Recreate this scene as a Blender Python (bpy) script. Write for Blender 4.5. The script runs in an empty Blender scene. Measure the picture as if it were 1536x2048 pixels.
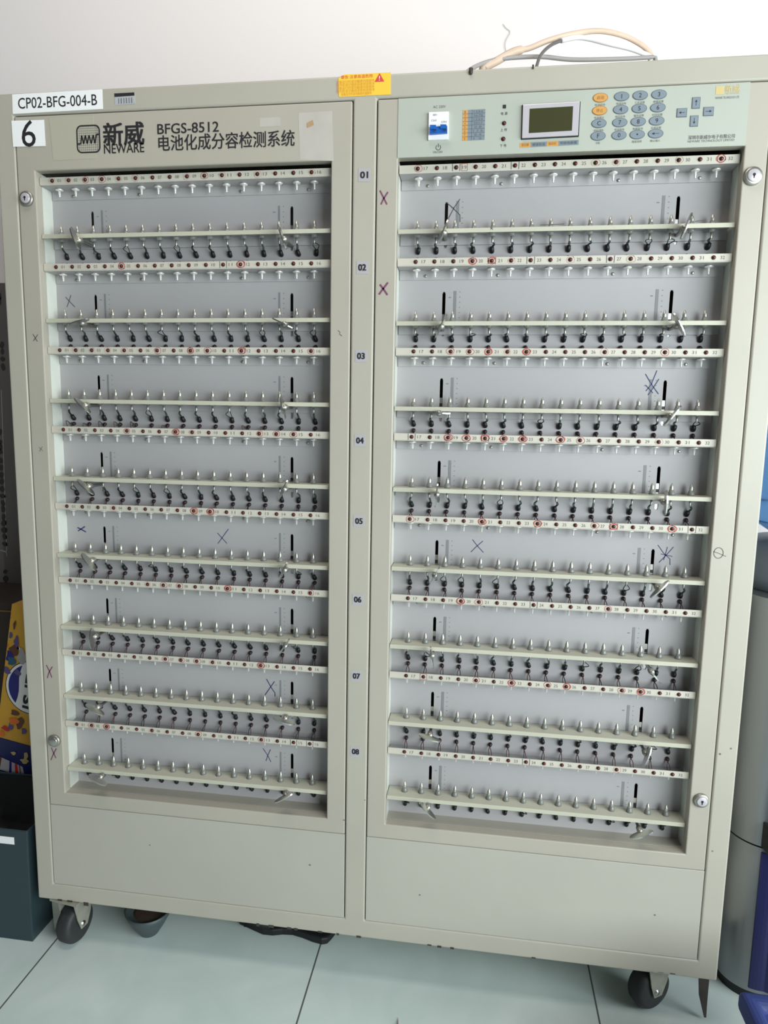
import bpy, math, random
from mathutils import Vector, Matrix, Euler
random.seed(7)
scene = bpy.context.scene
C = scene.collection
PI = math.pi
H0 = 1.62                                   # height of the cabinet's top edge above the floor

# ------------------------------------------------------------------ camera
FPX = 1345.147
RX = Vector((0.99023192, 0.13830253, 0.01769605))       # camera right in the world
DN = Vector((0.03577446, -0.12934714, -0.99095384))     # camera down
FW = Vector((-0.13476249, 0.98190719, -0.13303137))     # camera forward
CAM = Vector((0.1987856, -1.13944405, H0 - 0.54803362))
cd = bpy.data.cameras.new('camera')
cam = bpy.data.objects.new('camera', cd); C.objects.link(cam)
cd.sensor_fit = 'VERTICAL'; cd.sensor_height = 32.0; cd.lens = 32.0 * FPX / 2048.0
cd.clip_start = 0.02; cd.clip_end = 60
M = Matrix((RX, -DN, -FW)).transposed().to_4x4(); M.translation = CAM
cam.matrix_world = M
scene.camera = cam

# ------------------------------------------------------------------ light
world = bpy.data.worlds.new('daylight'); scene.world = world; world.use_nodes = True
bg = world.node_tree.nodes['Background']
bg.inputs[0].default_value = (0.93, 0.97, 1.0, 1); bg.inputs[1].default_value = 0.09
def area(name, loc, target, sx, sy, watts, col):
    l = bpy.data.lights.new(name, 'AREA'); l.shape = 'RECTANGLE'; l.size = sx; l.size_y = sy
    l.energy = watts; l.color = col
    o = bpy.data.objects.new(name, l); C.objects.link(o); o.location = loc
    o.rotation_euler = (Vector(target) - Vector(loc)).to_track_quat('-Z', 'Y').to_euler()
    return o
area('window_light', (2.05, -1.62, 1.22), (0.1, 0.0, 0.85), 2.5, 1.4, 98, (0.89, 0.98, 1.0))
area('ceiling_lamp_light', (-0.1, -0.7, 3.0), (-0.1, 0.4, 1.7), 1.2, 0.5, 14, (1.0, 0.91, 0.85))  # unseen warm fill added overhead to brighten the wall and cabinet top
scene.view_settings.view_transform = 'Standard'
scene.view_settings.look = 'None'
scene.view_settings.gamma = 1.0
scene.view_settings.use_curve_mapping = False
scene.view_settings.exposure = 0.22

# ------------------------------------------------------------------ materials
MATS = {}
def s2l(c):
    return tuple(((v / 12.92) if v <= 0.04045 else ((v + 0.055) / 1.055) ** 2.4) for v in (x / 255.0 for x in c))
def mat(name, rgb, rough=0.5, metal=0.0, noise=0.0, nscale=8.0, spec=0.5, trans=0.0, bump=0.0, alpha=1.0):
    m = bpy.data.materials.new(name); m.use_nodes = True
    nt = m.node_tree; b = nt.nodes['Principled BSDF']
    col = s2l(rgb)
    b.inputs['Base Color'].default_value = (*col, 1)
    b.inputs['Roughness'].default_value = rough
    b.inputs['Metallic'].default_value = metal
    b.inputs['Specular IOR Level'].default_value = spec
    b.inputs['Transmission Weight'].default_value = trans
    b.inputs['Alpha'].default_value = alpha
    if noise or bump:
        tc = nt.nodes.new('ShaderNodeTexCoord'); n = nt.nodes.new('ShaderNodeTexNoise')
        n.inputs['Scale'].default_value = nscale; n.inputs['Detail'].default_value = 6
        nt.links.new(tc.outputs['Object'], n.inputs['Vector'])
        if noise:
            r = nt.nodes.new('ShaderNodeValToRGB')
            r.color_ramp.elements[0].position = 0.3; r.color_ramp.elements[1].position = 0.7
            r.color_ramp.elements[0].color = (*[v * (1 - noise) for v in col], 1)
            r.color_ramp.elements[1].color = (*[min(1, v * (1 + noise * .6)) for v in col], 1)
            nt.links.new(n.outputs['Fac'], r.inputs['Fac']); nt.links.new(r.outputs['Color'], b.inputs['Base Color'])
        if bump:
            bp = nt.nodes.new('ShaderNodeBump'); bp.inputs['Strength'].default_value = bump
            bp.inputs['Distance'].default_value = 0.002
            nt.links.new(n.outputs['Fac'], bp.inputs['Height']); nt.links.new(bp.outputs['Normal'], b.inputs['Normal'])
    MATS[name] = m
    return m
mat('cabinet_paint', (175, 170, 157), 0.42, noise=0.05, nscale=5)
mat('door_paint', (174, 168, 155), 0.42, noise=0.06, nscale=4)
mat('interior_and_shade_paint', (168, 165, 166), 0.5, noise=0.03, nscale=9)
mat('lining_paint', (204, 207, 198), 0.4, noise=0.03, nscale=6)
mat('shelf_paint', (188, 186, 168), 0.45, noise=0.04, nscale=12)
mat('strip_paint', (196, 190, 177), 0.45, noise=0.03, nscale=12)
mat('panel_film', (174, 178, 167), 0.35, noise=0.03, nscale=6)
mat('lower_paint', (176, 172, 161), 0.42, noise=0.05, nscale=4)
mat('steel', (205, 203, 198), 0.28, metal=1.0)
mat('probe_steel', (188, 187, 178), 0.4, metal=0.85)
mat('contact_steel', (236, 234, 230), 0.3, metal=0.55)
mat('clear_plastic', (196, 199, 192), 0.3, trans=0.7)
mat('white_plastic', (236, 234, 236), 0.35)
mat('black_plastic', (22, 21, 24), 0.45)
mat('black_sleeve', (18, 18, 22), 0.55)
mat('red_sleeve', (44, 26, 28), 0.55)
mat('green_wire', (44, 62, 54), 0.5)
mat('dark_wire', (40, 38, 38), 0.5)
mat('red_wire', (84, 60, 56), 0.5)
mat('led_red', (84, 22, 22), 0.22)
mat('led_ring', (52, 30, 26), 0.4)
mat('ink_black', (34, 32, 36), 0.6)
mat('ink_soft', (105, 104, 102), 0.6)
mat('ink_grey', (112, 112, 114), 0.6)
mat('ruler_print', (128, 129, 130), 0.6)
mat('pen_red', (176, 78, 66), 0.6)
mat('pen_faint', (206, 160, 146), 0.6)
mat('pen_brown', (176, 150, 116), 0.6)
mat('pen_blue', (48, 56, 104), 0.6)
mat('pen_purple', (118, 66, 96), 0.6)
mat('pen_dark', (70, 66, 70), 0.6)
mat('blue_toggle', (30, 92, 172), 0.3)
mat('key_grey', (122, 133, 142), 0.45)
mat('key_edge', (84, 93, 101), 0.45)
mat('key_yellow', (200, 148, 80), 0.45)
mat('key_yellow_edge', (150, 108, 60), 0.45)
mat('logo_yellow', (198, 178, 122), 0.5)
mat('lcd', (60, 60, 34), 0.3)
mat('bezel', (206, 200, 206), 0.28, metal=0.3)
mat('paper_white', (240, 240, 240), 0.6)
mat('label_lilac', (172, 168, 172), 0.5)
mat('tape_patch', (176, 172, 155), 0.35)
mat('label_yellow', (240, 194, 62), 0.5)
mat('label_orange', (212, 150, 56), 0.55)
mat('label_red', (206, 70, 66), 0.5)
mat('label_silver', (200, 203, 208), 0.3, metal=0.3)
mat('tyre_rubber', (44, 45, 47), 0.6, noise=0.2, nscale=30)
mat('galvanised', (170, 168, 160), 0.38, metal=0.8, noise=0.15, nscale=40)
mat('fork_zinc', (158, 156, 144), 0.45, metal=0.3, noise=0.2, nscale=40)
mat('residue', (184, 178, 170), 0.5, noise=0.06, nscale=30)
mat('stain', (170, 140, 104), 0.6, noise=0.1, nscale=40)
mat('box_brown', (52, 42, 36), 0.6, noise=0.1, nscale=9)
mat('rusty_dark', (62, 54, 50), 0.6, noise=0.3, nscale=40)
mat('cable_beige', (214, 190, 168), 0.5, noise=0.12, nscale=25)
mat('cable_white', (226, 226, 226), 0.45)
mat('cable_grey', (158, 154, 152), 0.5)
mat('cable_dark', (104, 98, 98), 0.5)
mat('bin_teal', (42, 58, 64), 0.4)
mat('bag_black', (12, 13, 14), 0.3, bump=0.6, nscale=30)
mat('carton_yellow', (214, 162, 50), 0.4, noise=0.12, nscale=14)
mat('carton_navy', (28, 36, 92), 0.4, noise=0.2, nscale=14)
mat('carton_sky', (40, 92, 160), 0.4)
mat('carton_side', (120, 88, 40), 0.5)
mat('art_blue', (34, 30, 120), 0.4); mat('art_teal', (36, 92, 118), 0.4); mat('art_brown', (96, 58, 40), 0.4)
mat('art_orange', (220, 110, 40), 0.4); mat('art_red', (184, 40, 40), 0.4); mat('art_grey', (170, 166, 170), 0.4)
mat('art_mauve', (92, 78, 130), 0.4)
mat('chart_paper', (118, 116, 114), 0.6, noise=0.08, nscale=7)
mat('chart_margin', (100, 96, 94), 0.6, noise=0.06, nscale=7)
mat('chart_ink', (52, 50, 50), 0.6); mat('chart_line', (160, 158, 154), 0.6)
mat('dispenser_silver', (150, 152, 154), 0.30, metal=0.85)
mat('dispenser_navy', (44, 46, 92), 0.3, metal=0.4)
mat('dispenser_side', (70, 72, 76), 0.45)
mat('dispenser_black', (18, 18, 20), 0.45)
mat('dispenser_collar', (96, 104, 114), 0.4)
mat('bottle_blue', (92, 140, 190), 0.12, trans=0.75)
mat('basket_blue', (28, 46, 104), 0.6)
mat('bowl_grey', (66, 76, 78), 0.5); mat('bowl_brown', (62, 46, 34), 0.8, noise=0.3, nscale=60)
mat('slipper_black', (22, 24, 27), 0.6)
mat('scrap', (176, 158, 150), 0.6)
mat('wall_paint', (233, 228, 227), 0.75, bump=0.05, nscale=120)

# floor tiles: grout lines in the shader
m = bpy.data.materials.new('floor_tile'); m.use_nodes = True; MATS['floor_tile'] = m
nt = m.node_tree; b = nt.nodes['Principled BSDF']
tc = nt.nodes.new('ShaderNodeTexCoord'); sep = nt.nodes.new('ShaderNodeSeparateXYZ'); nt.links.new(tc.outputs['Object'], sep.inputs[0])
def fx(op, a, bb):
    n = nt.nodes.new('ShaderNodeMath'); n.operation = op
    for i, v in enumerate((a, bb)):
        if v is None: continue
        if isinstance(v, (int, float)): n.inputs[i].default_value = v
        else: nt.links.new(v, n.inputs[i])
    return n.outputs[0]
def grout(o, off):
    u = fx('DIVIDE', fx('ADD', o, off), 0.5408); fr = fx('FRACT', u, None)
    d = fx('MINIMUM', fr, fx('SUBTRACT', 1.0, fr)); return fx('LESS_THAN', d, 0.0030)
g = fx('MAXIMUM', grout(sep.outputs['X'], 0.627 + 5.408), grout(sep.outputs['Y'], 0.23 + 5.408))
nz = nt.nodes.new('ShaderNodeTexNoise'); nz.inputs['Scale'].default_value = 5; nz.inputs['Detail'].default_value = 8; nz.inputs['Distortion'].default_value = 1.2
nt.links.new(tc.outputs['Object'], nz.inputs['Vector'])
rp = nt.nodes.new('ShaderNodeValToRGB'); rp.color_ramp.elements[0].position = .3; rp.color_ramp.elements[1].position = .72
rp.color_ramp.elements[0].color = (*s2l((196, 211, 207)), 1); rp.color_ramp.elements[1].color = (*s2l((214, 226, 222)), 1)
nt.links.new(nz.outputs['Fac'], rp.inputs['Fac'])
mx = nt.nodes.new('ShaderNodeMix'); mx.data_type = 'RGBA'
nt.links.new(g, mx.inputs[0]); nt.links.new(rp.outputs[0], mx.inputs[6]); mx.inputs[7].default_value = (*s2l((96, 98, 94)), 1)
nt.links.new(mx.outputs[2], b.inputs['Base Color']); b.inputs['Roughness'].default_value = 0.3

# ------------------------------------------------------------------ mesh helper
class MB:
    def __init__(s): s.v = []; s.f = []; s.m = []; s.names = []; s.sm = []
    def mi(s, m):
        if m not in s.names: s.names.append(m)
        return s.names.index(m)
    def add(s, vs, fs, m, smooth=False):
        o = len(s.v); s.v += [tuple(p) for p in vs]; k = s.mi(m)
        for f in fs: s.f.append(tuple(i + o for i in f)); s.m.append(k); s.sm.append(smooth)
    def box(s, x0, x1, y0, y1, z0, z1, m):
        s.add([(x0,y0,z0),(x1,y0,z0),(x1,y1,z0),(x0,y1,z0),(x0,y0,z1),(x1,y0,z1),(x1,y1,z1),(x0,y1,z1)],
              [(0,3,2,1),(4,5,6,7),(0,1,5,4),(1,2,6,5),(2,3,7,6),(3,0,4,7)], m)
    def lathe(s, c, prof, m, axis='z', n=14, smooth=True):
        vs = []; fs = []
        for (r, h) in prof:
            for k in range(n):
                a = 2 * PI * k / n; p, q = r * math.cos(a), r * math.sin(a)
                d = {'z': (p, q, h), 'y': (p, h, q), 'x': (h, p, q)}[axis]
                vs.append((c[0]+d[0], c[1]+d[1], c[2]+d[2]))
        L = len(prof)
        for i in range(L - 1):
            for k in range(n):
                k2 = (k + 1) % n; q = (i*n+k, i*n+k2, (i+1)*n+k2, (i+1)*n+k)
                fs.append(q if axis != 'y' else q[::-1])
        fs.append(tuple(range(n))[::-1] if axis != 'y' else tuple(range(n)))
        t = tuple((L-1)*n + k for k in range(n)); fs.append(t if axis != 'y' else t[::-1])
        s.add(vs, fs, m, smooth)
    def tube(s, pts, r, m, n=6, closed=False):
        pts = [Vector(p) for p in pts]; rr = r if isinstance(r, (list, tuple)) else [r] * len(pts)
        vs = []; fs = []; N = len(pts); prev = None
        for i, p in enumerate(pts):
            t = (pts[min(i+1, N-1)] - pts[max(i-1, 0)]).normalized()
            a = Vector((0, 0, 1)) if abs(t.z) < .9 else Vector((1, 0, 0))
            if prev is not None: a = prev
            u = (a - t * a.dot(t)).normalized(); w = t.cross(u); prev = u
            for k in range(n):
                g = 2 * PI * k / n; vs.append(p + (u * math.cos(g) + w * math.sin(g)) * rr[i])
        for i in range(N - 1):
            for k in range(n):
                k2 = (k+1) % n; fs.append((i*n+k, i*n+k2, (i+1)*n+k2, (i+1)*n+k))
        fs.append(tuple(range(n))[::-1]); fs.append(tuple((N-1)*n+k for k in range(n)))
        s.add(vs, fs, m, True)
    def prism(s, pts, y0, y1, m):                    # polygon in x/z, counter-clockwise seen from the front, extruded in y
        n = len(pts)
        s.add([(p[0], y0, p[1]) for p in pts] + [(p[0], y1, p[1]) for p in pts],
              [tuple(range(n)), tuple(range(2*n-1, n-1, -1))] + [(i, i+n, (i+1) % n + n, (i+1) % n) for i in range(n)], m)
    def prism_z(s, pts, z0, z1, m, smooth=False):    # polygon in x/y (counter-clockwise from above), extruded in z
        n = len(pts)
        if smooth:
            V_ = [(p[0], p[1], z0) for p in pts] + [(p[0], p[1], z1) for p in pts]
            s.add(V_, [tuple(range(n-1, -1, -1)), tuple(range(n, 2*n))], m)
            s.add(V_, [(i, (i+1) % n, (i+1) % n + n, i+n) for i in range(n)], m, True); return
        s.add([(p[0], p[1], z0) for p in pts] + [(p[0], p[1], z1) for p in pts],
              [tuple(range(n-1, -1, -1)), tuple(range(n, 2*n))] + [(i, (i+1) % n, (i+1) % n + n, i+n) for i in range(n)], m)
    def flat(s, pts, y, m):                          # flat polygon facing -y
        s.add([(p[0], y, p[1]) for p in pts], [tuple(range(len(pts)))], m)
    def rect(s, x0, x1, z0, z1, y, m): s.flat([(x0,z0),(x1,z0),(x1,z1),(x0,z1)], y, m)
    def disc(s, x, z, rx, rz, y, m, n=20):
        s.flat([(x + rx*math.cos(2*PI*k/n), z + rz*math.sin(2*PI*k/n)) for k in range(n)], y, m)
    def stroke(s, pts, w, y, m, closed=False):       # pen line on a plane facing -y
        n = len(pts)
        if closed: pts = list(pts) + [pts[0]]; n += 1
        vs = []
        for i in range(n):
            a = pts[max(i-1, 0)]; b = pts[min(i+1, n-1)]
            if closed and i in (0, n-1): a = pts[-2]; b = pts[1]
            dx, dz = b[0]-a[0], b[1]-a[1]; L = math.hypot(dx, dz) or 1
            nx, nz = -dz/L*w/2, dx/L*w/2
            vs += [(pts[i][0]+nx, y, pts[i][1]+nz), (pts[i][0]-nx, y, pts[i][1]-nz)]
        s.add(vs, [(2*i+1, 2*i+3, 2*i+2, 2*i) for i in range(n-1)], m)
    def text(s, body, cx, cz, w, h, y, m, bold=0.0, rot=0.0):
        if bold:                                      # heavier weight: the same letters laid over each other a hair apart
            e = bold * (h or .01) * .9
            for k, (p, q) in enumerate(((-1,-1), (1,1), (-1,1), (1,-1), (0,0))):
                s.text(body, cx+p*e, cz+q*e*.6, (w - 2*e) if w else None, (h - 1.2*e) if h else None, y - k*.00002, m, 0, rot)
            return
        vs, fs, (a0, a1, b0, b1) = text_geo(body, 0)
        sx = w / (a1 - a0) if w else None; sz = h / (b1 - b0) if h else sx
        if sx is None: sx = sz
        c_, s_ = math.cos(rot), math.sin(rot); out = []
        for (p, q) in vs:
            u = (p - (a0+a1)/2) * sx; v = (q - (b0+b1)/2) * sz
            out.append((cx + u*c_ - v*s_, y, cz + u*s_ + v*c_))
        s.add(out, fs, m)
    def build(s, name, parent=None, bevel=0, seg=2, loc=None):
        me = bpy.data.meshes.new(name); me.from_pydata(s.v, [], s.f)
        for n in s.names: me.materials.append(MATS[n])
        me.polygons.foreach_set('material_index', s.m); me.polygons.foreach_set('use_smooth', s.sm)
        me.update()
        return put(name, me, parent, bevel, seg, loc)
def put(name, me, parent=None, bevel=0, seg=2, loc=None):
    o = bpy.data.objects.new(name, me); C.objects.link(o)
    if parent: o.parent = parent
    if loc: o.location = loc
    if bevel:
        bm = o.modifiers.new('bevel', 'BEVEL'); bm.width = bevel; bm.segments = seg; bm.limit_method = 'ANGLE'; bm.angle_limit = math.radians(50)
    return o
_tx = {}
def text_geo(body, bold=0.0):
    k = (body, bold)
    if k in _tx: return _tx[k]
    c = bpy.data.curves.new('lettering', 'FONT'); c.body = body; c.resolution_u = 3; c.offset = bold
    o = bpy.data.objects.new('lettering', c); C.objects.link(o)
    bpy.context.view_layer.update()
    me = bpy.data.meshes.new_from_object(o.evaluated_get(bpy.context.evaluated_depsgraph_get()))
    vs = [(v.co.x, v.co.y) for v in me.vertices]; fs = []
    for p in me.polygons:
        f = list(p.vertices)
        ar = sum(vs[f[i]][0]*vs[f[(i+1) % len(f)]][1] - vs[f[(i+1) % len(f)]][0]*vs[f[i]][1] for i in range(len(f)))
        fs.append(tuple(f if ar > 0 else f[::-1]))
    bpy.data.objects.remove(o); bpy.data.curves.remove(c); bpy.data.meshes.remove(me)
    xs = [v[0] for v in vs]; ys = [v[1] for v in vs]
    _tx[k] = (vs, fs, (min(xs), max(xs), min(ys), max(ys)))
    return _tx[k]
def at(px, py, y):                                   # where the sight line through a photo pixel meets the upright plane at depth y
    d = RX * ((px-768)/FPX) + DN * ((py-1024)/FPX) + FW
    p = CAM + d * ((y - CAM.y) / d.y); return (p.x, p.z)
def atz(px, py, z):
    d = RX * ((px-768)/FPX) + DN * ((py-1024)/FPX) + FW
    p = CAM + d * ((z - CAM.z) / d.z); return (p.x, p.y)
def atp(px, py, y):
    a = at(px, py, y); return Vector((a[0], y, a[1]))
def empty(name, loc, rot=(0, 0, 0), parent=None):
    o = bpy.data.objects.new(name, None); C.objects.link(o); o.location = loc; o.rotation_euler = rot
    o.empty_display_size = 0.05
    if parent: o.parent = parent
    return o
def tag(o, label, cat, group=None, kind=None):
    o['label'] = label; o['category'] = cat
    if group: o['group'] = group
    if kind: o['kind'] = kind
    return o
def spline(pts, n=8):
    P = [Vector(p) for p in pts]; P = [2*P[0]-P[1]] + P + [2*P[-1]-P[-2]]; out = []
    for i in range(1, len(P)-2):
        a, b, c, d = P[i-1:i+3]
        for k in range(n):
            t = k/n
            out.append(0.5*((2*b) + (c-a)*t + (2*a-5*b+4*c-d)*t*t + (3*b-a-3*c+d)*t**3))
    out.append(P[-2]); return out

# ------------------------------------------------------------------ the room
w = MB(); w.box(-3.5, 3.5, 0.55, 0.63, 0, 3.2, 'wall_paint'); w = w.build('wall_back'); w['kind'] = 'structure'
f = MB(); f.box(-3.5, 3.5, -4.0, 0.55, -0.06, 0, 'floor_tile'); f = f.build('floor'); f['kind'] = 'structure'

# ------------------------------------------------------------------ the cabinet
XO, XD, XI, XM, XJ = 0.650, 0.6152, 0.5800, 0.0192, 0.0548
Z = lambda r: H0 + r
ZDT, ZOT, ZOB, ZDB, ZPB, ZB = Z(-.0363), Z(-.1270), Z(-1.2813), Z(-1.3093), Z(-1.4806), Z(-1.5161)
DEP, CD = 0.046, 0.50
root = empty('battery_test_cabinet', (0, 0, 0))
tag(root, 'tall beige steel two-door battery testing cabinet on casters with rows of probe shelves', 'testing cabinet')

fr = MB()                                            # face frame with five openings, as one closed plate
def plate_with_holes(mb, xs, zs, holes, y0, y1, m):
    nx, nz = len(xs), len(zs); idx = {}
    vs = []; fs = []
    def V(i, j, b):
        if (i, j, b) not in idx: idx[(i, j, b)] = len(vs); vs.append((xs[i], (y0, y1)[b], zs[j]))
        return idx[(i, j, b)]
    solid = lambda i, j: 0 <= i < nx-1 and 0 <= j < nz-1 and (i, j) not in holes
    for i in range(nx-1):
        for j in range(nz-1):
            if not solid(i, j): continue
            fs.append((V(i,j,0), V(i+1,j,0), V(i+1,j+1,0), V(i,j+1,0)))
            fs.append((V(i,j,1), V(i,j+1,1), V(i+1,j+1,1), V(i+1,j,1)))
            if not solid(i-1, j): fs.append((V(i,j,0), V(i,j+1,0), V(i,j+1,1), V(i,j,1)))
            if not solid(i+1, j): fs.append((V(i+1,j,0), V(i+1,j,1), V(i+1,j+1,1), V(i+1,j+1,0)))
            if not solid(i, j-1): fs.append((V(i,j,0), V(i,j,1), V(i+1,j,1), V(i+1,j,0)))
            if not solid(i, j+1): fs.append((V(i,j+1,0), V(i+1,j+1,0), V(i+1,j+1,1), V(i,j+1,1)))
    mb.add(vs, fs, m)
plate_with_holes(fr, [-XO, -XD, -XM, XM, XD, XO], [ZB, ZPB, ZDT, H0], {(1, 1), (3, 1)}, 0, 0.02, 'cabinet_paint')
# worn spots and chipped paint
r_ = random.Random(5)
for px, py in ((120,1806), (140,1808), (172,1812), (515,1853), (543,1856), (580,1859), (592,1861), (640,1866), (675,1871), (716,1876), (860,1892), (880,1896), (905,1899), (1065,1917), (1240,1936), (1300,1943), (1320,1945), (1345,1947)):
    x, z = at(px, py, 0); fr.rect(x-r_.uniform(.002,.006), x+r_.uniform(.002,.006), max(ZB+.0035, z-.0015), z+.0006, -.0003, 'rusty_dark')
for px, py in ((1462,1497), (1440,1508), (688,1640), (1425,1702), (730,1600), (565,370), (300,1690), (840,1790), (620,1730), (1310,1830)):
    x, z = at(px, py, 0); fr.disc(x, z, r_.uniform(.0010,.0022), r_.uniform(.0010,.0018), -.0004, 'ink_soft', 8)
fo = fr.build('face_frame', root, bevel=0.003, seg=3)
sh = MB()
sh.box(-XO, -XO+.0015, .02, CD, ZB, H0, 'cabinet_paint'); sh.box(XO-.0015, XO, .02, CD, ZB, H0, 'cabinet_paint')
sh.box(-XO+.0015, XO-.0015, .02, CD, H0-.0015, H0, 'cabinet_paint'); sh.box(-XO+.0015, XO-.0015, .02, CD, ZB, ZB+.0015, 'cabinet_paint')
sh.box(-XO+.0015, XO-.0015, CD-.0015, CD, ZB+.0015, H0-.0015, 'cabinet_paint')
sh.build('casing', root)

LEDX = {-1: -0.5549, 1: 0.0864}; PITCH = 0.0310
SLOT = {-1: (-0.5035, -0.1340), 1: (0.1325, 0.5022)}
STRIP = [Z(-.1352 - .1429*i) for i in range(8)]
STRIP = [Z(v) for v in (-.1352, -.2802, -.4246, -.5670, -.7086, -.8496, -.9918, -1.1362)]
SHELF = {-1: [Z(v) for v in (-.2304, -.3751, -.5173, -.6598, -.8045, -.9447, -1.0827, -1.2323)],
          1: [Z(v) for v in (-.2345, -.3812, -.5219, -.6603, -.7997, -.9414, -1.0854, -1.2295)]}
doors = {}; backs = {}
for sd in (-1, 1):
    g = 0.0016
    ix = sorted((sd*XI, sd*XJ)); ox = sorted((sd*(XD-g), sd*(XM+g)))
    d = MB()
    plate_with_holes(d, [ox[0], ix[0], ix[1], ox[1]], [ZDB+.0004, ZOB, ZOT, ZDT-.0018], {(1, 1)}, 0, 0.018, 'door_paint')
    d.build_o = d.build('door', root, bevel=0.0018)
    doors[sd] = d.build_o
    j = MB(); t = .0015                              # the lining of the opening
    j.box(ix[0]-t, ix[0], .018, DEP+.004, ZOB-t, ZOT, 'lining_paint'); j.box(ix[1], ix[1]+t, .018, DEP+.004, ZOB-t, ZOT, 'lining_paint')
    j.box(ix[0]-t, ix[1]+t, .018, DEP+.004, ZOB-2*t, ZOB, 'door_paint')
    j.build('door_lining', doors[sd])
    # back panel with its real slots
    xs = [ix[0], SLOT[sd][0]-.0027, SLOT[sd][0]+.0027, SLOT[sd][1]-.0027, SLOT[sd][1]+.0027, ix[1]]
    zs = [ZOB]; holes = set()
    for i in range(7, -1, -1):
        zs += [STRIP[i]-.121, STRIP[i]-.0475]
    zs.append(STRIP[0]-.0115)
    for k in range(8): holes |= {(1, 2*k+1), (3, 2*k+1)}
    bk = MB(); plate_with_holes(bk, xs, zs, holes, DEP, DEP+.0015, 'interior_and_shade_paint')
    for i in range(8):
        for x in SLOT[sd]:                           # rounded slot ends: small corner fillets
            for zz, q in ((STRIP[i]-.0475, -1), (STRIP[i]-.121, 1)):
                for e in (-1, 1):
                    bk.prism([(x+e*.0027, zz), (x+e*.0027, zz+q*.0027), (x+e*.0014, zz+q*.0007)][::(1 if e*q > 0 else -1)], DEP, DEP+.0015, 'interior_and_shade_paint')
        # printed rulers beside the slots
        for n_, x in enumerate(SLOT[sd]):
            rx = x + (.0187 if n_ == 0 else -.0226)
            zt = STRIP[i]-.046; wdt = .0048 if sd > 0 else .0034
            y_ = DEP-.0003
            bk.rect(rx-wdt/2, rx+wdt/2, zt-.05, zt, y_, 'ruler_print')
            for k in range(6):
                bk.rect(rx+.0072, rx+.0090, zt-.001-.0085*k-.0011, zt-.001-.0085*k, y_, 'ink_grey')
            bk.text('mm', rx-.0085, zt-.0105, .0042, .0018, y_, 'ink_grey')
    # pen crosses on the back panel
    def cross(mb, pts, y, wd, m):
        for seg in pts: mb.stroke([at(a, b_, y) for a, b_ in seg], wd, y, m)
    yb = DEP-.0004
    if sd < 0:
        cross(bk, [[(131,594),(139,603),(150,614)], [(142,590),(134,614)]], yb, .0011, 'pen_dark')
        cross(bk, [[(155,1055),(163,1059),(172,1064)], [(170,1053),(156,1062)]], yb, .0022, 'pen_blue')
        cross(bk, [[(435,1066),(445,1077),(454,1087)], [(457,1058),(444,1076),(436,1087)]], yb, .0012, 'pen_blue')
        cross(bk, [[(533,1358),(543,1376),(550,1386),(550,1393)], [(549,1363),(537,1380),(530,1390)]], yb, .0016, 'pen_blue')
        cross(bk, [[(526,1497),(535,1510),(542,1524)], [(541,1499),(536,1510),(532,1522)]], yb, .0013, 'pen_blue')
    else:
        cross(bk, [[(920,398),(908,416),(892,446)], [(893,405),(905,415),(920,430),(920,444)]], yb, .0012, 'pen_dark')
        cross(bk, [[(945,1079),(955,1092),(967,1105)], [(966,1082),(952,1094),(942,1104)]], yb, .0012, 'pen_blue')
        cross(bk, [[(1291,748),(1304,770),(1317,788)], [(1314,741),(1303,768),(1292,782)], [(1291,770),(1306,786)], [(1318,758),(1305,778),(1296,790)]], yb, .0014, 'pen_blue')
        cross(bk, [[(1316,1090),(1327,1106),(1340,1118),(1340,1130)], [(1347,1094),(1333,1110),(1318,1125)], [(1335,1094),(1330,1112),(1327,1120)], [(1322,1108),(1345,1113)]], yb, .0012, 'pen_blue')
    backs[sd] = bk.build('back_panel', root)
    for i in range(8):                               # the sliding tongue that shows inside each slot
        for x in SLOT[sd]:
            sl = MB(); zt = SHELF[sd][i]
            sl.box(x-.0040, x+.0040, DEP+.0018, DEP+.0033, zt+.0005 - .03, zt+.017, 'steel')
            sl.box(x-.0025, x+.0025, DEP+.0002, DEP+.0018, zt+.002, zt+.0075, 'black_plastic')
            sl.build('slider', backs[sd])

# lower panels
lower = {}
for sd in (-1, 1):
    x0, x1 = sorted((sd*(XD-.0012), sd*(XM+.0014)))
    p = MB(); p.box(x0, x1, 0.0006, .016, ZPB+.0007, ZDB-.0004, 'lower_paint'); lower[sd] = p.build('lower_panel', root, bevel=.001)

# ---- rows: LED strips, probe shelves and everything on them
RING = {(-1,0): {1:1,2:1,3:2,4:2,5:1,6:0,9:1,10:2,11:1,13:1,16:1}, (-1,1): {5:3,12:3}, (-1,2): {2:1,3:1,4:1,5:1,7:2,9:3,10:2,12:3,16:2},
        (-1,3): {5:2,8:3,9:1,13:2,14:2,15:2}, (-1,4): {4:1,9:3,10:3}, (-1,5): {6:1,7:2,8:2,11:3,16:2}, (-1,6): {7:2,8:2,9:2,10:1,13:3},
        (-1,7): {2:2,3:3,6:1,9:2,13:2}, (1,0): {17:2,26:0,27:1,30:0,32:3}, (1,1): {20:3,21:3,22:1,25:1,28:0}, (1,2): {19:2,20:2,21:3,22:1,23:3,27:1,30:2},
        (1,3): {19:3,20:3,21:3,22:3,23:3,25:3,26:2,30:1}, (1,4): {17:2,21:3,24:3,27:2,28:3,31:3}, (1,5): {20:3,21:2,28:2}, (1,6): {21:2,23:3,25:2,26:3,29:2,30:3}, (1,7): {29:1}}
TICK = {(-1,1): [11], (-1,6): [2], (-1,7): [15,16], (1,0): [19,22], (1,1): [21,23,27], (1,3): [17,21], (1,4): [28,32], (1,5): [24], (1,7): [24]}
TICK[(-1,6)] = []; TICK[(-1,5+0)] = []
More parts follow.
